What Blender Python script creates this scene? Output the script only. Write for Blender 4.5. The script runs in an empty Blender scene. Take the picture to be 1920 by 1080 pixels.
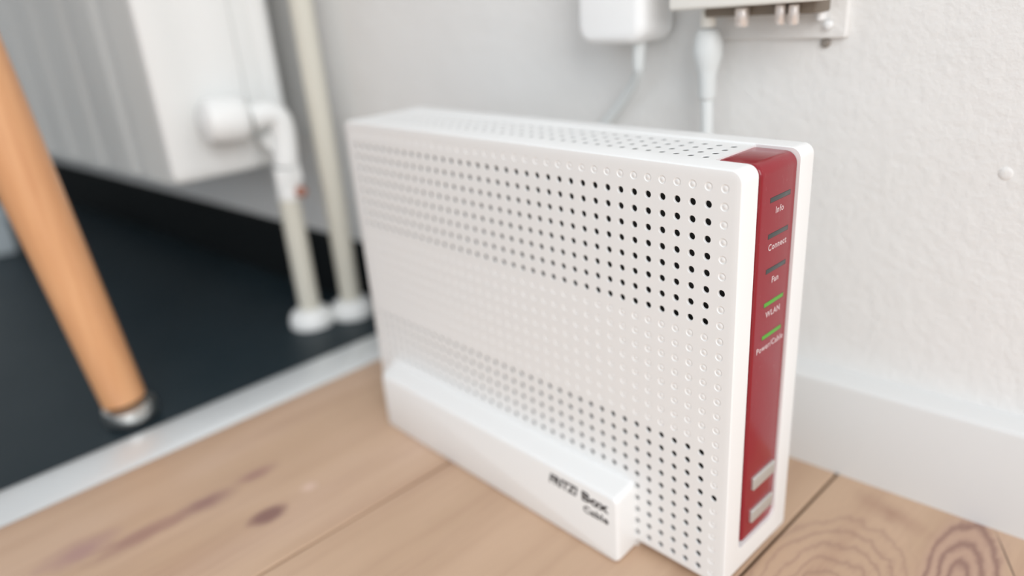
import bpy, bmesh, math, random
from mathutils import Vector, Matrix
random.seed(7)
S = bpy.context.scene
COL = S.collection
FZ = 176.0                       # router coordinates (mm, z up) have their zero above the floor by this

def W(x, y, z):                  # millimetres around the router -> metres with the floor at zero
    return Vector((x / 1000, y / 1000, (z + FZ) / 1000))

# ------------------------------------------------------------------ camera
cam = bpy.data.cameras.new('camera'); co = bpy.data.objects.new('camera', cam); COL.objects.link(co)
R = ((0.69071859, 0.71947873, -0.0725133), (0.22578764, -0.30984675, -0.92358808), (-0.68696999, 0.62156685, -0.37646632))
m = Matrix(((R[0][0], -R[1][0], -R[2][0]), (R[0][1], -R[1][1], -R[2][1]), (R[0][2], -R[1][2], -R[2][2]))).to_4x4()
m.translation = W(127.314, -215.327, 67.218)
co.matrix_world = m
cam.sensor_width = 36; cam.lens = 1372.36 * 36 / 1920; cam.clip_start = 0.01; cam.clip_end = 50
cam.dof.use_dof = True; cam.dof.focus_distance = 0.262; cam.dof.aperture_fstop = 3.3
S.camera = co

# ------------------------------------------------------------------ world, lights, exposure
wd = bpy.data.worlds.new('world'); S.world = wd; wd.use_nodes = True
bg = wd.node_tree.nodes['Background']; bg.inputs[0].default_value = (0.88, 0.94, 1.0, 1); bg.inputs[1].default_value = 0.80

def area(name, loc, target, size, sizey, power, color):
    l = bpy.data.lights.new(name, 'AREA'); l.shape = 'RECTANGLE'; l.size = size; l.size_y = sizey; l.energy = power; l.color = color
    o = bpy.data.objects.new(name, l); COL.objects.link(o); o.location = loc
    o.rotation_euler = (Vector(target) - Vector(loc)).to_track_quat('-Z', 'Y').to_euler()
    return o
area('window_daylight', (1.6, -0.98, 1.2), (0.0, 0.05, 0.1), 1.1, 1.5, 23, (1.0, 0.99, 0.98))
S.view_settings.view_transform = 'Standard'; S.view_settings.look = 'None'
S.view_settings.gamma = 1; S.view_settings.use_curve_mapping = False
S.view_settings.exposure = 0.27

# ------------------------------------------------------------------ materials
def mat(name, color, rough=0.5, metal=0.0, coat=0.0, spec=0.5, emit=None, es=0.0):
    M = bpy.data.materials.new(name); M.use_nodes = True
    b = M.node_tree.nodes['Principled BSDF']
    b.inputs['Base Color'].default_value = (*color, 1); b.inputs['Roughness'].default_value = rough
    b.inputs['Metallic'].default_value = metal; b.inputs['Coat Weight'].default_value = coat
    b.inputs['Specular IOR Level'].default_value = spec
    if emit: b.inputs['Emission Color'].default_value = (*emit, 1); b.inputs['Emission Strength'].default_value = es
    return M

class NT:
    def __init__(s, M): s.t = M.node_tree; s.b = s.t.nodes['Principled BSDF']
    def n(s, kind, **k):
        nd = s.t.nodes.new(kind)
        for a, v in k.items():
            if a in ('i',):
                for q, w in v.items(): nd.inputs[q].default_value = w
            else: setattr(nd, a, v)
        return nd
    def l(s, a, b): s.t.links.new(a, b)
    def math(s, op, a, b=None, clamp=False):
        nd = s.t.nodes.new('ShaderNodeMath'); nd.operation = op; nd.use_clamp = clamp
        for q, v in ((0, a), (1, b)):
            if v is None: continue
            if hasattr(v, 'links'): s.l(v, nd.inputs[q])
            else: nd.inputs[q].default_value = v
        return nd.outputs[0]
    def mix(s, fac, a, b):
        nd = s.t.nodes.new('ShaderNodeMix'); nd.data_type = 'RGBA'
        for q, v in ((0, fac), (6, a), (7, b)):
            if hasattr(v, 'links'): s.l(v, nd.inputs[q])
            elif q == 0: nd.inputs[0].default_value = v
            else: nd.inputs[q].default_value = (*v, 1)
        return nd.outputs[2]
    def bump(s, h, strength, dist):
        nd = s.t.nodes.new('ShaderNodeBump'); nd.inputs['Strength'].default_value = strength; nd.inputs['Distance'].default_value = dist
        s.l(h, nd.inputs['Height']); s.l(nd.outputs[0], s.b.inputs['Normal'])
    def pos(s): return s.t.nodes.new('ShaderNodeTexCoord').outputs['Object']
    def mapped(s, vec, scale, loc=(0, 0, 0)):
        nd = s.t.nodes.new('ShaderNodeMapping'); nd.inputs['Scale'].default_value = scale; nd.inputs['Location'].default_value = loc
        s.l(vec, nd.inputs['Vector']); return nd.outputs[0]
    def noise(s, vec, scale, detail=3, rough=0.5, dist=0.0):
        nd = s.t.nodes.new('ShaderNodeTexNoise'); nd.inputs['Scale'].default_value = scale; nd.inputs['Detail'].default_value = detail
        nd.inputs['Roughness'].default_value = rough; nd.inputs['Distortion'].default_value = dist
        s.l(vec, nd.inputs['Vector']); return nd.outputs[0]
    def ramp(s, fac, *stops):
        nd = s.t.nodes.new('ShaderNodeValToRGB'); e = nd.color_ramp.elements
        while len(e) < len(stops): e.new(0.5)
        for el, (p, c) in zip(e, stops): el.position = p; el.color = (*c, 1) if len(c) == 3 else c
        s.l(fac, nd.inputs[0]); return nd.outputs[0]

white = mat('white_plastic', (0.86, 0.86, 0.85), 0.38)
t = NT(white); t.bump(t.noise(t.pos(), 5200, 2), 0.10, 0.00008)
lidw = mat('white_smooth_plastic', (0.90, 0.91, 0.91), 0.3)
dark = mat('interior_shade', (0.11, 0.105, 0.10), 0.7)  # flat dark tone in place of shade inside the router
red = mat('glossy_red', (0.27, 0.012, 0.022), 0.16, coat=0.0, spec=0.45)
t = NT(red)
sp = t.noise(t.mapped(t.pos(), (1, 1, 0.35)), 900, 4, 0.75)
vo = t.noise(t.pos(), 45, 2)
dust = t.math('MULTIPLY', t.math('SUBTRACT', sp, 0.60, True), t.math('MULTIPLY', t.math('SUBTRACT', vo, 0.42, True), 9.0))
t.l(t.mix(t.math('MINIMUM', dust, 0.35), (0.27, 0.012, 0.022), (0.62, 0.34, 0.34)), t.b.inputs['Base Color'])
silver = mat('silver_button', (0.62, 0.62, 0.60), 0.35, metal=0.55)
ledoff = mat('unlit_status_light', (0.045, 0.055, 0.055), 0.3)
ledrim = mat('status_light_rim', (0.05, 0.012, 0.015), 0.5)
ledon = mat('lit_status_light', (0.08, 0.30, 0.02), 0.4, emit=(0.14, 0.62, 0.03), es=0.10)
print_w = mat('white_print', (0.72, 0.60, 0.61), 0.5)
print_g = mat('dark_grey_print', (0.035, 0.035, 0.04), 0.5)
painted = mat('radiator_enamel', (0.72, 0.73, 0.71), 0.35)
capw = mat('white_radiator_cover', (0.84, 0.85, 0.84), 0.35)
pipew = mat('cream_pipe_paint', (0.66, 0.64, 0.56), 0.35)
copper = mat('tarnished_copper', (0.42, 0.20, 0.15), 0.5, metal=0.3)
chrome = mat('brushed_steel', (0.62, 0.63, 0.62), 0.28, metal=1.0)
blackr = mat('black_felt', (0.012, 0.012, 0.014), 0.8)
cream = mat('cream_plastic', (0.88, 0.87, 0.82), 0.4)
cable_w = mat('white_cable_sheath', (0.74, 0.77, 0.77), 0.45)
brass = mat('nickel_connector', (0.78, 0.72, 0.68), 0.3, metal=0.6)
seatm = mat('grey_seat_shell', (0.5, 0.5, 0.5), 0.5)
boxm = mat('pale_blue_card', (0.55, 0.62, 0.66), 0.7)
bbw = mat('white_baseboard_lacquer', (0.73, 0.73, 0.72), 0.3)
bbk = mat('black_baseboard_paint', (0.005, 0.007, 0.008), 0.7, spec=0.12)

wallm = mat('rough_white_plaster', (0.80, 0.795, 0.78), 0.85)
t = NT(wallm)
n1 = t.noise(t.pos(), 210, 5, 0.6); n2 = t.noise(t.pos(), 42, 3)
blob = t.math('ADD', t.math('MULTIPLY', n1, 1.0), t.math('MULTIPLY', n2, 1.2))
t.bump(blob, 0.5, 0.0012)

darkfloor = mat('dark_blue_grey_vinyl', (0.018, 0.027, 0.034), 0.45, spec=0.3)
t = NT(darkfloor)
v1 = t.noise(t.pos(), 14, 4, 0.6); t.l(t.mix(v1, (0.009, 0.020, 0.027), (0.022, 0.034, 0.042)), t.b.inputs['Base Color'])
t.bump(t.noise(t.pos(), 700, 2), 0.4, 0.0004)

alu = mat('brushed_aluminium', (0.80, 0.83, 0.84), 0.38, metal=0.35)
t = NT(alu); t.bump(t.noise(t.mapped(t.pos(), (400, 8, 1)), 3, 2), 0.15, 0.0003)

beech = mat('orange_beech', (0.72, 0.36, 0.16), 0.35, coat=0.15)
t = NT(beech)
g = t.noise(t.mapped(t.pos(), (1, 1, 0.06)), 160, 4, 0.6)
t.l(t.ramp(g, (0.3, (0.74, 0.40, 0.20)), (0.7, (0.62, 0.30, 0.14))), t.b.inputs['Base Color'])

# oak planks: long grain, arching growth rings, knots of their own
oak = mat('oak_laminate', (0.55, 0.36, 0.24), 0.42)
t = NT(oak); P = t.pos()
warp = t.noise(t.mapped(P, (9, 2.6, 1)), 1.0, 2, 0.5)
long_ = t.noise(t.mapped(P, (60, 3.2, 1)), 1.0, 5, 0.62, 0.6)
patch = t.noise(t.mapped(P, (13, 4, 1)), 1.0, 3, 0.5)
base = t.ramp(patch, (0.28, (0.50, 0.335, 0.22)), (0.50, (0.60, 0.415, 0.285)), (0.74, (0.68, 0.49, 0.37)))
base = t.mix(t.math('MULTIPLY', t.math('SUBTRACT', long_, 0.47, True), 1.7, True), base, (0.40, 0.235, 0.16))
fine = t.noise(t.mapped(P, (900, 26, 1)), 1.0, 3, 0.7)
base = t.mix(t.math('MULTIPLY', t.math('SUBTRACT', fine, 0.50, True), 0.9, True), base, (0.36, 0.22, 0.16))
sep = t.n('ShaderNodeSeparateXYZ'); t.l(P, sep.inputs[0]); X, Y = sep.outputs[0], sep.outputs[1]
def blobm(cx, cy, sx, sy, soft=1.0, rot=0.0, wob=0.0):
    c, s_ = math.cos(rot), math.sin(rot)
    dx = t.math('SUBTRACT', X, cx / 1000); dy = t.math('SUBTRACT', Y, cy / 1000)
    a = t.math('ADD', t.math('MULTIPLY', dx, c), t.math('MULTIPLY', dy, s_)); b = t.math('SUBTRACT', t.math('MULTIPLY', dy, c), t.math('MULTIPLY', dx, s_))
    a = t.math('DIVIDE', a, sx / 1000); b = t.math('DIVIDE', b, sy / 1000)
    d = t.math('SQRT', t.math('ADD', t.math('MULTIPLY', a, a), t.math('MULTIPLY', b, b)))
    if wob: d = t.math('ADD', d, t.math('MULTIPLY', t.math('SUBTRACT', warpf, 0.5), wob))
    return d
warpf = t.noise(t.mapped(P, (110, 40, 1)), 1.0, 3, 0.6)
def stain(base, cx, cy, sx, sy, col, k, rot=0.0, wob=1.0):
    d = blobm(cx, cy, sx, sy, rot=rot, wob=wob)
    f = t.math('MULTIPLY', t.math('SUBTRACT', 1.0, d, True), k, True)
    return t.mix(f, base, col)
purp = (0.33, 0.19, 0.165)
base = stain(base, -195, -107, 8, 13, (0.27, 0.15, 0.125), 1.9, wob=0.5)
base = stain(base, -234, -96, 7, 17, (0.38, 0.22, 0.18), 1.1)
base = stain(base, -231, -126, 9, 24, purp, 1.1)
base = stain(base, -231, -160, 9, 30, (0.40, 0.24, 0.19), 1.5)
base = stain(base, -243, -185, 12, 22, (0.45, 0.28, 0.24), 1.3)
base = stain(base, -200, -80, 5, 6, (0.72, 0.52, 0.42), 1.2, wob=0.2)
base = stain(base, 36, 98, 22, 9, (0.42, 0.26, 0.18), 1.0, rot=-0.25)
# cathedral rings on the plank by the baseboard
slow = t.noise(t.mapped(P, (16, 7, 1)), 1.0, 2, 0.5)
def arches(base, cx, cy, sx, sy, rot, count, k, tint):
    ring = t.math('ADD', blobm(cx, cy, sx, sy, rot=rot), t.math('MULTIPLY', t.math('SUBTRACT', slow, 0.5), 0.8))
    ring = t.math('ADD', ring, t.math('MULTIPLY', t.math('SUBTRACT', warpf, 0.5), 0.30))
    wave = t.math('POWER', t.math('ABSOLUTE', t.math('SINE', t.math('MULTIPLY', ring, count))), 0.5)
    inside = t.math('MULTIPLY', t.math('SUBTRACT', 1.02, ring, True), 4.0, True)
    line = t.math('MULTIPLY', t.math('SUBTRACT', 1.0, wave), t.math('MULTIPLY', inside, k))
    base = t.mix(t.math('MULTIPLY', inside, tint), base, (0.46, 0.28, 0.23))
    return t.mix(t.math('MINIMUM', line, 0.75), base, (0.25, 0.135, 0.11))
base = arches(base, 36, 30, 34, 62, 0.12, 19.0, 0.55, 0.06)
base = arches(base, 74, 72, 16, 62, 0.16, 12.0, 1.5, 0.42)
crack = blobm(84.5, 99, 0.55, 24, rot=0.50, wob=0.0)
base = t.mix(t.math('MULTIPLY', t.math('SUBTRACT', 1.0, crack, True), 1.6, True), base, (0.16, 0.10, 0.07))
t.l(base, t.b.inputs['Base Color'])
t.bump(t.math('ADD', t.math('MULTIPLY', fine, 0.5), long_), 0.18, 0.0006)
groove = mat('plank_gap', (0.13, 0.085, 0.05), 0.8)

# ------------------------------------------------------------------ mesh helpers (all in router millimetres)
def finish(name, verts, faces, M, parent=None, smooth=35, mats=None, fm=None):
    me = bpy.data.meshes.new(name); me.from_pydata([W(*v) for v in verts], [], faces)
    for q in (mats or [M]): me.materials.append(q)
    if fm:
        for p, i in zip(me.polygons, fm): p.material_index = i
    if smooth:
        for p in me.polygons: p.use_smooth = True
        me.set_sharp_from_angle(angle=math.radians(smooth))
    me.update(); o = bpy.data.objects.new(name, me); COL.objects.link(o)
    if parent: o.parent = parent
    return o
def from_bm(name, bm, M, parent=None, smooth=35, mats=None):
    bmesh.ops.recalc_face_normals(bm, faces=bm.faces)
    for v in bm.verts: v.co = W(*v.co)
    me = bpy.data.meshes.new(name); bm.to_mesh(me); bm.free()
    for q in (mats or [M]): me.materials.append(q)
    if smooth:
        for p in me.polygons: p.use_smooth = True
        me.set_sharp_from_angle(angle=math.radians(smooth))
    o = bpy.data.objects.new(name, me); COL.objects.link(o)
    if parent: o.parent = parent
    return o
def box(bm, a, b, bev=0, seg=3):
    vs = [bm.verts.new((x, y, z)) for x in (a[0], b[0]) for y in (a[1], b[1]) for z in (a[2], b[2])]
    fs = [bm.faces.new([vs[i] for i in q]) for q in ((0, 1, 3, 2), (4, 6, 7, 5), (0, 4, 5, 1), (2, 3, 7, 6), (0, 2, 6, 4), (1, 5, 7, 3))]
    bmesh.ops.recalc_face_normals(bm, faces=fs)
    if bev:
        es = {e for f in fs for e in f.edges}
        bmesh.ops.bevel(bm, geom=list(es), offset=bev, segments=seg, affect='EDGES', profile=0.5)
    return vs
def bevel_if(bm, test, off, seg=4):
    es = [e for e in bm.edges if test(e.verts[0].co, e.verts[1].co)]
    bmesh.ops.bevel(bm, geom=es, offset=off, segments=seg, affect='EDGES', profile=0.5)
def lathe(bm, prof, base, axis=(0, 0, 1), n=28, mi=0):
    """prof: (radius, distance along the axis)"""
    ax = Vector(axis).normalized(); u = ax.orthogonal().normalized(); w = ax.cross(u); base = Vector(base)
    rings = []
    for r, h in prof:
        if r < 1e-6: rings.append([bm.verts.new(base + ax * h)])
        else: rings.append([bm.verts.new(base + ax * h + (u * math.cos(2 * math.pi * k / n) + w * math.sin(2 * math.pi * k / n)) * r) for k in range(n)])
    for A, B in zip(rings, rings[1:]):
        for k in range(n):
            q = [A[k % len(A)], A[(k + 1) % len(A)], B[(k + 1) % len(B)], B[k % len(B)]]
            q = list(dict.fromkeys(q))
            if len(q) > 2: bm.faces.new(q).material_index = mi
    for r_ in (rings[0], rings[-1]):
        if len(r_) > 2: bm.faces.new(r_)
def tube(bm, pts, r, n=14, sub=6):
    pts = [Vector(p) for p in pts]
    if len(pts) > 2:
        out = []
        ext = [pts[0] * 2 - pts[1]] + pts + [pts[-1] * 2 - pts[-2]]
        for i in range(1, len(ext) - 2):
            p0, p1, p2, p3 = ext[i - 1:i + 3]
            for k in range(sub):
                s_ = k / sub
                out.append(0.5 * (2 * p1 + (p2 - p0) * s_ + (2 * p0 - 5 * p1 + 4 * p2 - p3) * s_ ** 2 + (3 * p1 - p0 - 3 * p2 + p3) * s_ ** 3))
        pts = out + [pts[-1]]
    rs = r if callable(r) else (lambda q: r)
    prev = None; rings = []; u = None
    for i, p in enumerate(pts):
        d = (pts[min(i + 1, len(pts) - 1)] - pts[max(i - 1, 0)]).normalized()
        u = d.orthogonal().normalized() if u is None else (u - d * u.dot(d)).normalized()
        w = d.cross(u); rr = rs(i / (len(pts) - 1))
        rings.append([bm.verts.new(p + (u * math.cos(2 * math.pi * k / n) + w * math.sin(2 * math.pi * k / n)) * rr) for k in range(n)])
    for A, B in zip(rings, rings[1:]):
        for k in range(n): bm.faces.new((A[k], A[(k + 1) % n], B[(k + 1) % n], B[k]))
    bm.faces.new(rings[0]); bm.faces.new(rings[-1])
def empty(name, loc, label, cat, group=None):
    o = bpy.data.objects.new(name, None); COL.objects.link(o); o.empty_display_size = 0.02
    o['anchor'] = 1; o['label'] = label; o['category'] = cat
    if group: o['group'] = group
    o.location = W(*loc); o['_inv'] = 1
    return o
def settle(root):                # children were built in world space: keep them there under a moved Empty
    bpy.context.view_layer.update()
    for ch in root.children: ch.matrix_parent_inverse = root.matrix_world.inverted()
    del root['anchor']; del root['_inv']
def tag(o, label=None, cat=None, kind=None, group=None):
    for k, v in (('label', label), ('category', cat), ('kind', kind), ('group', group)):
        if v: o[k] = v
    return o

def rr(x0, x1, z0, z1, r, off=0.0, n=6):
    """rounded rectangle, counted anticlockwise, pulled in by off"""
    x0 += off; x1 -= off; z0 += off; z1 -= off; r = max(r - off, 0.05); out = []
    for cx, cz, a0 in ((x1 - r, z1 - r, 0), (x0 + r, z1 - r, 90), (x0 + r, z0 + r, 180), (x1 - r, z0 + r, 270)):
        for k in range(n + 1):
            a = math.radians(a0 + 90 * k / n); out.append((cx + r * math.cos(a), cz + r * math.sin(a)))
    return out

def perforated(bm, to3, u0, v0, nu, nv, pitch, kind, rad, depth, N=16):
    """A sheet of square cells, each with a drilled hole (1), a shallow round dimple (2) or nothing (0). to3(u, v, depth)."""
    cache = {}
    def V(u, v, d):
        k = (round(u, 3), round(v, 3), round(d, 3))
        if k not in cache: cache[k] = bm.verts.new(to3(u, v, d))
        return cache[k]
    h = pitch / 2
    for i in range(nu):
        for j in range(nv):
            cu, cv = u0 + i * pitch, v0 + j * pitch; kd = kind(i, j)
            ang = [math.radians(45 + 360 * k / N) for k in range(N)]
            sq = []
            for a in ang:
                c, s_ = math.cos(a), math.sin(a); q = h / max(abs(c), abs(s_)); sq.append((cu + c * q, cv + s_ * q, 0))
            if kd == 0:
                bm.faces.new([V(*p) for p in sq]); continue
            circ = lambda r, d: [(cu + math.cos(a) * r, cv + math.sin(a) * r, d) for a in ang]
            if kd == 1: loops = [sq, circ(rad + 0.16, 0), circ(rad, 0.12), circ(rad, depth)]
            else: loops = [sq, circ(rad + 0.22, 0), circ(rad + 0.02, 0.22), circ(rad * 0.70, 0.26), circ(rad * 0.54, 0.13)]
            for A, B in zip(loops, loops[1:]):
                for k in range(N):
                    bm.faces.new((V(*A[k]), V(*A[(k + 1) % N]), V(*B[(k + 1) % N]), V(*B[k])))
            if kd == 2: bm.faces.new([V(*p) for p in loops[-1]])
    return V

# ================================================================== SETTING
def wall_y(x, d=0): return 124.7 + 0.075 * x - d      # the wall is turned a little against the router
TX0, TX1 = -335.0, -298.0                             # the threshold strip

bm = bmesh.new()
ys = [(-3500, wall_y(-3500) + 120), (2600, wall_y(2600) + 120), (2600, wall_y(2600)), (-3500, wall_y(-3500))]
lo = [bm.verts.new((x, y, -FZ - 20)) for x, y in ys]; hi = [bm.verts.new((x, y, 2200)) for x, y in ys]
bm.faces.new(lo); bm.faces.new(hi)
for k in range(4): bm.faces.new((lo[k], lo[(k + 1) % 4], hi[(k + 1) % 4], hi[k]))
tag(from_bm('wall_back', bm, wallm, smooth=0), 'rough white plastered wall behind the router and radiator', kind='structure')
bm = bmesh.new(); box(bm, (-3500, -3200, -FZ - 20), (-3390, wall_y(-3390) + 1, 2200)); tag(from_bm('wall_left', bm, wallm, smooth=0), 'white plastered wall far beyond the dark floor', kind='structure')
# small lump in the plaster
bm = bmesh.new(); lathe(bm, [(3.2, -0.5), (2.6, 0.15), (1.5, 0.45), (0, 0.55)], (51, wall_y(51), -16.5), (0.07, -1, 0), 18)
o = from_bm('plaster_lump', bm, wallm); o.parent = bpy.data.objects['wall_back']

def baseboard(name, x0, x1, M, label):
    bm = bmesh.new(); prof = [(0, -FZ), (14, -FZ), (14, -126.5), (13.2, -124.8), (11.6, -124.0), (0, -123.2)]
    A = [bm.verts.new((x0, wall_y(x0, d), z)) for d, z in prof]; B = [bm.verts.new((x1, wall_y(x1, d), z)) for d, z in prof]
    bm.faces.new(A); bm.faces.new(B)
    for k in range(len(prof)): bm.faces.new((A[k], A[(k + 1) % 6], B[(k + 1) % 6], B[k]))
    return tag(from_bm(name, bm, M, smooth=50), label, kind='structure')
baseboard('baseboard_back', -316, 2400, bbw, 'smooth white baseboard along the oak floor')
baseboard('baseboard_back.001', -3300, -316.2, bbk, 'black baseboard under the radiator beside the dark floor')

bm = bmesh.new(); box(bm, (-297, -2400, -FZ - 20), (2500, 330, -FZ - 2.0))
fl = tag(from_bm('floor', bm, groove, smooth=0), 'pale oak plank floor under the router', kind='structure')
edges = [TX1, -158.2, 4.9, 168.0, 331.1, 494.2, 657.3, 820.4, 983.5, 1146.6, 1309.7]
for a, b in zip(edges, edges[1:]):
    bm = bmesh.new(); g_ = 0.85; c_ = 0.5
    ya, yb = -2400, min(wall_y(a), wall_y(b)) - 1
    xs = ((a + g_, -c_), (a + g_ + c_, 0), (b - g_ - c_, 0), (b - g_, -c_), (b - g_, -2.0), (a + g_, -2.0))
    A = [bm.verts.new((x, ya, -FZ + z)) for x, z in xs]; B = [bm.verts.new((x, yb, -FZ + z)) for x, z in xs]
    bm.faces.new(A); bm.faces.new(B)
    for k in range(6): bm.faces.new((A[k], A[(k + 1) % 6], B[(k + 1) % 6], B[k]))
    from_bm('plank', bm, oak, fl, smooth=0)
bm = bmesh.new(); box(bm, (-3400, -2400, -FZ - 20), (-297.2, 120, -FZ - 0.3))
tag(from_bm('floor.001', bm, darkfloor, smooth=0), 'dark blue-grey vinyl floor under the radiator', kind='structure')
bm = bmesh.new()
prof = [(TX0, -0.6), (TX0 + 1.5, 0.9), (TX0 + 7, 2.0), (-320, 2.6), (TX1 - 7, 2.0), (TX1 - 1.5, 0.9), (TX1 + 0.5, 0.05), (TX1 + 0.5, -0.6)]
A = [bm.verts.new((x, -2400, -FZ + z)) for x, z in prof]; B = [bm.verts.new((x, 84, -FZ + z)) for x, z in prof]
bm.faces.new(A); bm.faces.new(B)
for k in range(8): bm.faces.new((A[k], A[(k + 1) % 8], B[(k + 1) % 8], B[k]))
tag(from_bm('trim_1', bm, alu, smooth=40), 'brushed metal threshold strip between the oak planks and the dark floor', kind='structure')

# ================================================================== ROUTER
rt = empty('router', (-117, 26, -FZ), 'white perforated router standing upright with a red front panel', 'router')
X0, X1, Z0, Z1, RC = -240.0, 6.3, -171.5, 6.6, 4.2
PITCH = 6.4; NC, NR = 37, 27
def shell(name, y_out, y_in, front):
    """one of the two side shells: rounded outline, soft outer edge, rim folded back inside"""
    s_ = 1 if y_in > y_out else -1
    bm = bmesh.new()
    steps = [(0.9, 0.0), (0.45, 0.10), (0.13, 0.42), (0.0, 0.95), (0.0, abs(y_in - y_out) - 0.3), (0.3, abs(y_in - y_out)), (5.0, abs(y_in - y_out)), (5.0, 3.0)]
    loops = [[bm.verts.new((x, y_out + s_ * d, z)) for x, z in rr(X0, X1, Z0, Z1, RC, off)] for off, d in steps]
    n = len(loops[0])
    for A, B in zip(loops, loops[1:]):
        for k in range(n): bm.faces.new((A[k], A[(k + 1) % n], B[(k + 1) % n], B[k]))
    if front:
        def kind(i, j):
            if i == 0: return 1 if j in (6, 20) else 2
            return 1 if (1 <= j <= 8 or 17 <= j <= 26) else 2
        # i counts columns from the narrow end, j rows from the top
        perforated(bm, lambda u, v, d: (-u, y_out + d, -v), 0, 0, NC, NR, PITCH, kind, 1.38, 0.95)
        h = PITCH / 2; bx0, bx1, bz0, bz1 = -(NC - 1) * PITCH - h, h, -(NR - 1) * PITCH - h, h
        bed = [e for e in bm.edges if e.is_boundary and all(abs(v.co.y - y_out) < 1e-4 for v in e.verts) and
               (all(abs(v.co.x - bx0) < 1e-3 for v in e.verts) or all(abs(v.co.x - bx1) < 1e-3 for v in e.verts) or
                all(abs(v.co.z - bz0) < 1e-3 for v in e.verts) or all(abs(v.co.z - bz1) < 1e-3 for v in e.verts))]
        oe = [e for e in bm.edges if e.verts[0] in loops[0] and e.verts[1] in loops[0]]
        bmesh.ops.triangle_fill(bm, edges=bed + oe, use_beauty=True)
    else:
        bm.faces.new(loops[0])
    return from_bm(name, bm, white, rt, smooth=32)
shell('side_shell', 0.0, 10.8, True)
tag(bpy.data.objects['side_shell'], 'white side shell with a grid of round holes and dimples')
shell('side_shell.001', 51.6, 41.0, False)
# dark core behind the holes, its colour standing in for the shade inside
bm = bmesh.new(); box(bm, (X0 + 6, 4.5, Z0 + 6), (X1 - 6.5, 48, 1.2)); from_bm('dark_core', bm, dark, rt, smooth=0)
# middle band: top sheet with vents, rear wall, underside, chin below the red panel
bm = bmesh.new(); TZ = 6.0
V = perforated(bm, lambda u, v, d: (-u, v, TZ - d), 17.6, 15.6, 34, 4, PITCH, lambda i, j: 1, 1.3, 0.25, 12)
h = PITCH / 2; ux1 = -(17.6 - h); ux0 = -(17.6 + 33 * PITCH + h); vy0 = 15.6 - h; vy1 = 15.6 + 3 * PITCH + h
for a, b in (((ux1, 10.6), (-12.0, 41.2)), ((X0 + 3, 10.6), (ux0, 41.2)), ((ux0, 10.6), (ux1, vy0)), ((ux0, vy1), (ux1, 41.2))):
    bm.faces.new([bm.verts.new((x, y, TZ)) for x, y in ((a[0], a[1]), (b[0], a[1]), (b[0], b[1]), (a[0], b[1]))])
bm.faces.new([bm.verts.new(p) for p in ((-12.0, 10.6, TZ), (-12.0, 41.2, TZ), (-12.0, 41.2, TZ - 2), (-12.0, 10.6, TZ - 2))])
bmesh.ops.remove_doubles(bm, verts=bm.verts, dist=0.002)
from_bm('vented_top', bm, white, rt, smooth=32)
bm = bmesh.new()
box(bm, (X0 + 0.7, 10.6, Z0 + 3), (X0 + 3.2, 41.2, TZ - 0.05), 0.4, 2)
box(bm, (X0 + 2, 10.6, Z0 + 0.6), (2, 41.2, Z0 + 3), 0.3, 2)
from_bm('rear_wall', bm, white, rt)
# chin with rounded inner corners, flush with the shells
bm = bmesh.new(); yz = [(10.5, -171.5 + 0.2), (41.3, -171.5 + 0.2), (41.3, -152.5)]
for k in range(7):
    a = math.radians(90 * k / 6); yz.append((41.0 - 5 + 5 * math.cos(a), -157.6 + 5 - 5 * math.sin(a)))
for k in range(7):
    a = math.radians(90 * (1 - k / 6)); yz.append((10.8 + 2.5 - 2.5 * math.cos(a), -157.6 + 2.5 - 2.5 * math.sin(a)))
yz.append((10.5, -155.1))
layers = []
for k in range(6):
    q = math.radians(90 * k / 5); xx = X1 - RC + RC * math.sin(q); zb_ = Z0 + RC - RC * math.cos(q)
    if k == 0: layers.append([bm.verts.new((0.5, y, z if z > -171 else Z0)) for y, z in yz])
    layers.append([bm.verts.new((xx, y, z if z > -171 else zb_)) for y, z in yz])
bm.faces.new(layers[0]); bm.faces.new(layers[-1])
for F, G in zip(layers, layers[1:]):
    for k in range(len(yz)): bm.faces.new((F[k], F[(k + 1) % len(yz)], G[(k + 1) % len(yz)], G[k]))
from_bm('chin', bm, white, rt, smooth=40)
# red panel that wraps over the top edge
bm = bmesh.new(); xz = [(-12.2, 1.0), (-12.2, 5.35)]
RR = 4.6
for k in range(9):
    a = math.radians(90 - 90 * k / 8); xz.append((5.0 - RR + RR * math.cos(a), 5.35 - RR + RR * math.sin(a)))
xz += [(5.0, -157.0), (0.4, -157.0), (0.4, 1.0)]
y0, y1, rd = 15.0, 40.9, 1.7
def ring(y, pull):
    out = []
    c = Vector((-3, -76))
    for k, (x, z) in enumerate(xz):
        px, pz = x, z
        if 2 <= k <= 11 or k == 1:
            if x > 0.41: px = x - pull * (1 if z < 0.8 else (x - 0.4) / RR)
            if z > 0.8: pz = z - pull * min(1, (z - 0.75) / RR)
        out.append(bm.verts.new((px, y, pz)))
    return out
sect = [(y0 + rd * (1 - math.cos(math.radians(a))), rd * (1 - math.sin(math.radians(a)))) for a in (0, 22.5, 45, 67.5, 90)]
sect += [(y1 - (y - y0) / 3, p / 3) for y, p in reversed(sect)]
rings = [ring(y, p) for y, p in sect]; n = len(xz)
bm.faces.new(rings[0]); bm.faces.new(rings[-1])
for A, B in zip(rings, rings[1:]):
    for k in range(n): bm.faces.new((A[k], A[(k + 1) % n], B[(k + 1) % n], B[k]))
tag(from_bm('front_panel', bm, red, rt, smooth=50), 'glossy red front panel with status lights')
bm = bmesh.new(); box(bm, (-11.8, 10.82, -157.2), (5.4, 11.3, 4.9)); bevel_if(bm, lambda p, q: min(p.x, q.x) > 5 and min(p.z, q.z) > 4, 4.2, 6)
box(bm, (-11.8, 11.2, -157.2), (1.6, 15.2, 1.6))  # liner and gap floor added so the red panel's side stays dark
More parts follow.
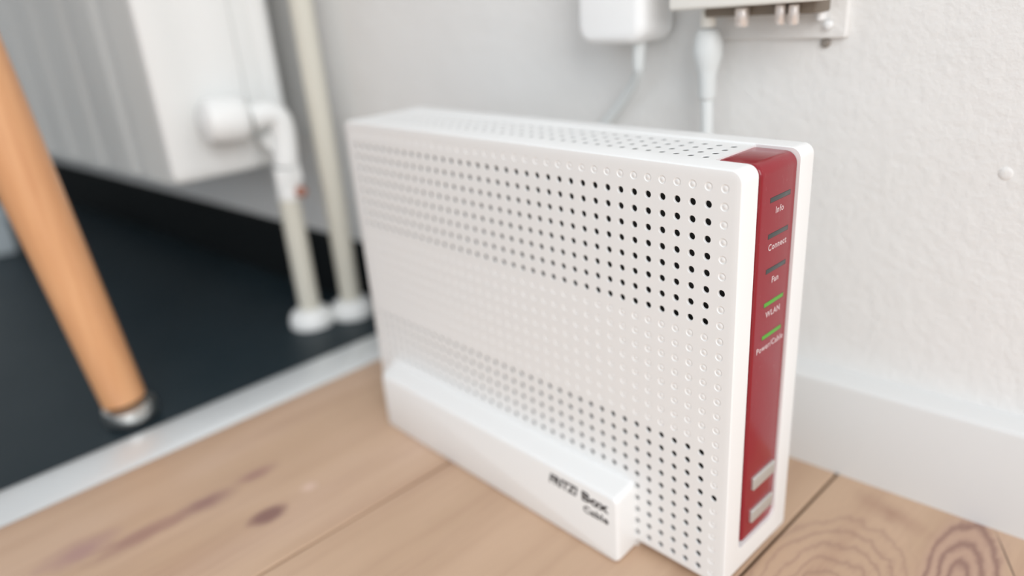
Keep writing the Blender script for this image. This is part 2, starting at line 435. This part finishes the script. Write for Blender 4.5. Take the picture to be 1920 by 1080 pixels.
tag(from_bm('dark_gap_liner', bm, dark, rt, smooth=0), 'dark liner added to deepen the shade in the gap beside the red panel')
def text(name, body, size, loc, rot, M, parent, align='CENTER', shear=0.0, bold=0.0, ext=0.00002, space=1.0, sx=1.0):
    c = bpy.data.curves.new(name, 'FONT'); c.body = body; c.size = size / 1000; c.align_x = align; c.align_y = 'CENTER'
    c.shear = shear; c.offset = bold; c.extrude = ext; c.resolution_u = 3; c.space_character = space
    tmp = bpy.data.objects.new(name, c); COL.objects.link(tmp); bpy.context.view_layer.update()
    me = bpy.data.meshes.new_from_object(tmp.evaluated_get(bpy.context.evaluated_depsgraph_get()))
    bpy.data.objects.remove(tmp)
    me.transform(Matrix.Diagonal((sx, 1, 1, 1)))
    me.transform(Matrix.Translation(W(*loc)) @ Matrix(rot).to_4x4()); me.materials.clear(); me.materials.append(M)
    o = bpy.data.objects.new(name, me); COL.objects.link(o); o.parent = parent
    return o
ROT_END = ((0, 0, 1), (1, 0, 0), (0, 1, 0))           # reads towards +y, faces +x
ROT_FRONT = ((1, 0, 0), (0, 0, -1), (0, 1, 0))        # reads towards +x, faces -y
words = [('Info', False), ('Connect', False), ('Fan', False), ('WLAN', True), ('Power/Cable', True)]
for k, (w_, lit) in enumerate(words):
    z = -8.8 - 13.68 * k
    bm = bmesh.new(); box(bm, (4.3, 21.8, z - 1.15), (5.04, 37.2, z + 1.15), 0.25, 2)
    l_ = tag(from_bm('status_light', bm, ledrim, rt), ('lit green' if lit else 'unlit dark grey') + ' status light bar')
    bm = bmesh.new(); box(bm, (4.5, 22.2, z - 0.85), (5.1, 36.8, z + 0.85), 0.15, 2)
    from_bm('lens', bm, ledon if lit else ledoff, l_)
    text('printed_word', w_, 3.5 if k < 4 else 3.5, (5.05, 29.4 if k < 4 else 28.6, z - 4.6), ROT_END, print_w, rt, bold=0.00003, space=1.12)
for z0_, z1_ in ((-133.6, -127.3), (-150.4, -144.1)):
    bm = bmesh.new(); box(bm, (4.4, 20.8, z0_), (6.3, 38.4, z1_), 0.55, 3)
    tag(from_bm('push_button', bm, silver, rt), 'silver push button')
# protruding stand
def stand(sgn, y_face, name):
    bm = bmesh.new(); y_o = y_face - 14.5 * sgn
    def loop(off, yy, k):   # k: 0 at the shell, 1 at the outer face
        return [bm.verts.new((x, yy, z)) for x, z in rr(-228 + 10 * k, -39.2 + 1.2 * k, -FZ, -139.5 - 0.8 * k, 3.2, off)]
    L = [loop(0, y_face + 2 * sgn, 0), loop(0, y_face - 12.2 * sgn, 0.86), loop(0.25, y_face - 13.3 * sgn, 0.95), loop(0.9, y_face - 14.2 * sgn, 1), loop(1.7, y_o, 1)]
    for A, B in zip(L, L[1:]):
        for k in range(len(A)): bm.faces.new((A[k], A[(k + 1) % len(A)], B[(k + 1) % len(A)], B[k]))
    bm.faces.new(L[0]); bm.faces.new(L[-1])
    return from_bm(name, bm, white, rt, smooth=40)
st = stand(1, 0.0, 'stand'); stand(-1, 51.6, 'stand')
bm = bmesh.new(); box(bm, (-228, 1, -FZ), (-39.5, 50.5, -171.3)); from_bm('stand', bm, white, rt, smooth=0)
text('printed_logo', 'FRITZ!', 7.0, (-61.6, -14.54, -147.8), ROT_FRONT, print_g, rt, 'RIGHT', shear=0.25, bold=0.0003, sx=0.88)
text('printed_logo', 'Box', 7.0, (-43.6, -14.54, -147.8), ROT_FRONT, print_g, rt, 'RIGHT', bold=0.0003, space=1.05, sx=1.3)
text('printed_logo', 'Cable', 5.0, (-43.2, -14.54, -154.6), ROT_FRONT, print_g, rt, 'RIGHT', bold=0.0002, space=1.1, sx=1.15)
settle(rt)

# ================================================================== RADIATOR, VALVE, PIPES
ra = empty('radiator', (-900, 10, -46), 'white fluted panel radiator low on the wall beside two pipes', 'radiator')
bm = bmesh.new(); RX1 = -423.0; RX0 = -1600.0; prof = []
x = RX0
while x + 66 <= RX1 - 8:
    prof += [(x, -36), (x + 9, -38), (x + 48, -38), (x + 57, -36)]; x += 66
prof += [(x, -36), (x + 9, -38), (RX1 + 1.5, -38)]
rot_ = []
for z, inn in ((-34, 6), (-46, 0), (530, 0), (545, 6)):
    rot_.append([bm.verts.new((px, py + inn, z)) for px, py in prof])
for A, B in zip(rot_, rot_[1:]):
    for k in range(len(prof) - 1): bm.faces.new((A[k], A[k + 1], B[k + 1], B[k]))
from_bm('fluted_panel', bm, painted, ra, smooth=4)
bm = bmesh.new(); box(bm, (RX0, -30, -44), (RX1 - 1, -18, 545)); box(bm, (RX0, 40, -44), (RX1 - 1, 50, 545)); from_bm('rear_panel', bm, painted, ra, smooth=0)
bm = bmesh.new()
for k in range(24): box(bm, (RX0 + 20 + 48 * k, -18, -30), (RX0 + 22 + 48 * k, 40, 540))
tag(from_bm('convector_fins', bm, painted, ra, smooth=0), kind='stuff')
# rounded end cover with two shallow upright flutes
bm = bmesh.new(); Ys = [(-38.6, -6), (-38.6, -1.6), (-38.0, -0.5), (-36.5, 0), (-20, 0), (-16, -1.0), (4, -1.0), (8, 0), (26, 0), (29, -2.6), (45, -2.6), (48, 0), (54, 0), (56.5, -1.5), (57, -3)]
Zs = [(-47, -5, 7), (-46, -2.5, 3.5), (-43.5, -0.7, 1), (-38, 0, 0), (548, 0, 0)]
grid = [[bm.verts.new((RX1 + 3 + dx + ddx, y + (sh if y < -30 else (-sh if y > 50 else 0)), z)) for y, dx in Ys] for z, ddx, sh in Zs]
back = [[bm.verts.new((RX1 - 4, y, z)) for y in (-38, 55)] for z in (-42, 548)]
for A, B in zip(grid, grid[1:]):
    for k in range(len(Ys) - 1): bm.faces.new((A[k], A[k + 1], B[k + 1], B[k]))
bm.faces.new([back[0][0]] + grid[0] + [back[0][1]]); bm.faces.new([back[1][0]] + grid[-1] + [back[1][1]])
bm.faces.new([back[0][0]] + [g_[0] for g_ in grid] + [back[1][0]]); bm.faces.new([back[0][1]] + [g_[-1] for g_ in grid] + [back[1][1]])
from_bm('end_cover', bm, capw, ra, smooth=30)
for ch_ in ra.children:                                # the radiator hangs parallel to the wall
    for v in ch_.data.vertices: v.co.y += 0.075 * (v.co.x - RX1 / 1000)
settle(ra)

va = empty('radiator_valve', (-397, 32, -66), 'white radiator valve with round thermostat head on the pipe end', 'valve')
bm = bmesh.new(); lathe(bm, [(7, 0), (14, 0.8), (16.5, 4), (17, 8), (17, 22), (15.5, 28), (12, 31), (0, 32.5)], (-398, 13, -5), (-0.06, -1, 0.06), 36)
hd = from_bm('thermostat_head', bm, capw, va)
bm = bmesh.new(); tube(bm, [(-398, 16, -6), (-397.5, 30, -4.5), (-396.8, 37.5, -9.5), (-396.6, 39, -22), (-396.6, 37, -44)], 9.6, 20); from_bm('valve_body', bm, capw, va)
bm = bmesh.new(); lathe(bm, [(10, 0), (11.2, 1), (11.2, 12), (10, 13)], (-396.8, 36.4, -58), (0, 0, 1), 6); lathe(bm, [(9, -12), (9.8, -11), (9.8, 0)], (-397, 35.6, -58), (0, 0, 1), 20)
from_bm('union_nut', bm, capw, va, smooth=25)
bm = bmesh.new(); lathe(bm, [(8, 0), (8.6, 2), (8.6, 18), (7, 20.5)], (-398.2, 34, -26), (-1, 0, 0), 18); from_bm('tailpiece', bm, capw, va)
bm = bmesh.new(); lathe(bm, [(3.2, 0), (4.2, 1), (4.2, 6), (2, 8)], (-389, 38, -64), (1, 0.5, 0), 14); from_bm('drain_plug', bm, copper, va)
settle(va)

def pipe(x, y, ztop, label, lean=(0, 0)):
    p = empty('heating_pipe', (x, y, -FZ), label, 'pipe', None)
    bm = bmesh.new(); tube(bm, [(x, y, -FZ + 1), (x + lean[0], y + lean[1], ztop)], 8.4, 24); from_bm('tube', bm, pipew, p)
    bm = bmesh.new(); lathe(bm, [(17.5, 0), (18, 2), (17.4, 7), (15.5, 11), (12, 13.5), (8.6, 14.5), (8.4, 6)], (x, y, -FZ), (0, 0, 1), 36); tag(from_bm('floor_collar', bm, capw, p), 'white domed collar')
    settle(p); return p
pipe(-397, 34.2, -69, 'short cream heating pipe rising from the floor to the radiator valve')
pipe(-386, 66.5, 620, 'tall cream heating pipe running up the wall past the valve')

# ================================================================== WALL DEVICES
def wd_(x, d, z): return (x, wall_y(x, d), z)
def tilt(bm, x_ref):                                   # follow the wall's small turn
    for v in bm.verts: v.co.y += 0.075 * (v.co.x - x_ref)
# power adapter
ad = empty('power_adapter', wd_(-117, 14, 75), 'rounded white power adapter with a thin cord on the wall', 'adapter')
bm = bmesh.new(); yb = wall_y(-117)
box(bm, (-139.5, yb - 30, 37.8), (-100.0, yb - 4, 108)); bevel_if(bm, lambda a, b: abs(a.x - b.x) < 1e-3 and abs(a.z - b.z) < 1e-3, 9, 8)
bevel_if(bm, lambda a, b: abs(a.y - (yb - 30)) < 1e-3 and abs(b.y - (yb - 30)) < 1e-3, 5, 5); tilt(bm, -117)
from_bm('housing', bm, lidw, ad, smooth=40)
bm = bmesh.new(); box(bm, (-134, yb - 5, 46), (-103, yb + 0.5, 104), 1.5); tilt(bm, -117); from_bm('plug_base', bm, cream, ad)
bm = bmesh.new(); lathe(bm, [(3.6, 0), (3.6, -3), (2.9, -13), (2.3, -15)], wd_(-110.5, 17, 39), (0.05, 0, 1), 18)
sr = from_bm('strain_relief', bm, cable_w, ad)
bm = bmesh.new(); tube(bm, [wd_(-110.6, 17, 32), wd_(-111.4, 16, 25), wd_(-116.5, 12.5, 18), wd_(-125, 9, 9), wd_(-137, 7, -3), wd_(-152, 7, -20), wd_(-168, 9, -48), wd_(-180, 14, -80)], 2.7, 12); from_bm('cord', bm, cable_w, ad)
settle(ad)
# outlet plate on the wall
sp_ = empty('antenna_outlet', wd_(-48, 4, 60), 'flat cream outlet plate with a screw behind the signal box', 'outlet')
bm = bmesh.new(); yb = wall_y(-48); box(bm, (-82, yb - 3.5, 37.2), (-15.5, yb + 0.5, 104), 1.2); tilt(bm, -48); from_bm('plate', bm, wallm, sp_)
bm = bmesh.new(); lathe(bm, [(2.1, 0), (2.1, 1.0), (1.5, 1.5), (0, 1.6)], wd_(-25, 0.2, 35.2), (0.075, -1, 0), 20); from_bm('screw_head', bm, mat('grey_screw', (0.30, 0.27, 0.24), 0.5, metal=0.4), sp_)
bm = bmesh.new(); box(bm, (-26.4, wall_y(-25, 10), 45), (-23.6, wall_y(-25, 4), 56), 1.0); lathe(bm, [(1.8, 0), (1.8, 2), (0, 3)], wd_(-22.6, 4, 43), (0.075, -1, 0), 14)
tag(from_bm('clip', bm, lidw, sp_), 'small bright white clip')
settle(sp_)
# signal box with connectors
am = empty('signal_amplifier', wd_(-50, 20, 75), 'cream signal box with metal connectors under it on the wall', 'amplifier')
bm = bmesh.new(); yb = wall_y(-50); box(bm, (-83.5, yb - 33, 53.4), (-14.0, yb - 20, 100), 1.6); tilt(bm, -50)
for v in bm.verts: v.co.z += 0.02 * (v.co.x + 50)
from_bm('housing', bm, cream, am, smooth=40)
bm = bmesh.new(); box(bm, (-73, yb - 20, 48.8), (-22, yb - 5.5, 98), 0.8); tilt(bm, -50)  # shadow under the box, built as a dark brown bar
tag(from_bm('shadow_bar', bm, mat('painted_shadow_brown', (0.20, 0.165, 0.13), 0.6), am, smooth=40), 'dark brown bar standing in for the shadow under the signal box')
for cx, r_, zz in ((-74.5, 3.6, 50.5), (-53.0, 3.2, 51), (-35.6, 2.4, 51.5), (-29.8, 2.3, 51.3)):
    bm = bmesh.new(); lathe(bm, [(r_ * 0.9, 0), (r_, -0.8), (r_, -7.0), (r_ * 0.86, -8), (r_ * 0.4, -8), (r_ * 0.4, -5)], wd_(cx, 14 if cx < -70 else 22.5, zz + 1.5), (0, 0, 1), 24)
    from_bm('connector', bm, brass if cx > -70 else cream, am)
settle(am)
# cable hanging down behind the router
cb = empty('coaxial_cable', wd_(-74.5, 14, 42), 'white cable with a thick plug hanging from the signal box', 'cable')
bm = bmesh.new(); lathe(bm, [(4.6, 1.0), (5.6, 0), (6.4, -3), (7.0, -7), (6.9, -11), (5.6, -16), (4.4, -20), (4.2, -30), (3.6, -31.5), (3.0, -32)], wd_(-74.2, 14, 42.2), (0.0, 0, 1), 28); from_bm('plug', bm, cable_w, cb)
bm = bmesh.new(); tube(bm, [wd_(-74.2, 14, 12), wd_(-73.8, 14, -8), wd_(-73.6, 16, -40), wd_(-80, 22, -90), wd_(-100, 30, -140), wd_(-125, 36, -170)], 3.0, 14); from_bm('cord', bm, cable_w, cb)
settle(cb)

# ================================================================== CHAIR, BOX
ch = empty('chair', (-507, -372, -FZ), 'chair with tapered orange beech legs on steel glides, on the dark floor', 'chair')
cx, cy = -507, -372
tips = [(-357, -122), (-757, -222), (-257, -522), (-657, -622)]
for tx, ty in tips:
    dx, dy = (cx - tx), (cy - ty); L = math.hypot(dx, dy); ux, uy = dx / L, dy / L
    lean = 17.5 / 172
    top = Vector((tx + ux * lean * 430, ty + uy * lean * 430, -FZ + 430)); bot = Vector((tx, ty, -FZ)); ax = (top - bot).normalized()
    b0 = bot + ax * 15.5
    bm = bmesh.new(); H = (top - b0).length
    lathe(bm, [(12.0, 0), (13.4, 0.8), (16.5, 170), (18, 300), (19.5, H - 2), (17, H)], b0, ax, 40)
    lg = from_bm('leg', bm, beech, ch)
    bm = bmesh.new(); lathe(bm, [(10, 0), (13.5, 0.3), (16, 2.5), (16.8, 7), (15.6, 11.5), (12.8, 13), (6.5, 13.6), (6.5, 18)], (tx, ty, -FZ + 0.4), (0, 0, 1), 32)
    gl = from_bm('glide', bm, chrome, ch); gl.parent = lg
    tag(gl, 'shiny steel glide')
    bm = bmesh.new(); lathe(bm, [(14.0, 0), (14.0, 1.2), (9, 1.3)], (tx, ty, -FZ - 0.2), (0, 0, 1), 24)
    p_ = from_bm('pad', bm, blackr, ch); p_.parent = lg
bm = bmesh.new(); box(bm, (cx - 230, cy - 215, 250), (cx + 230, cy + 215, 285), 12, 4); from_bm('seat', bm, seatm, ch)
bm = bmesh.new(); box(bm, (cx - 235, cy - 225, 280), (cx + 235, cy - 200, 640), 11, 4); from_bm('backrest', bm, seatm, ch)
settle(ch)
bxo = empty('storage_box', (-930, -110, -FZ), 'pale blue-grey box on the dark floor behind the chair leg', 'box')
bm = bmesh.new(); box(bm, (-990, -140, -FZ), (-877, -84, -130), 2); from_bm('body', bm, boxm, bxo)
bm = bmesh.new(); box(bm, (-992, -142, -136), (-875, -82, -124), 2); from_bm('lid', bm, boxm, bxo)
settle(bxo)
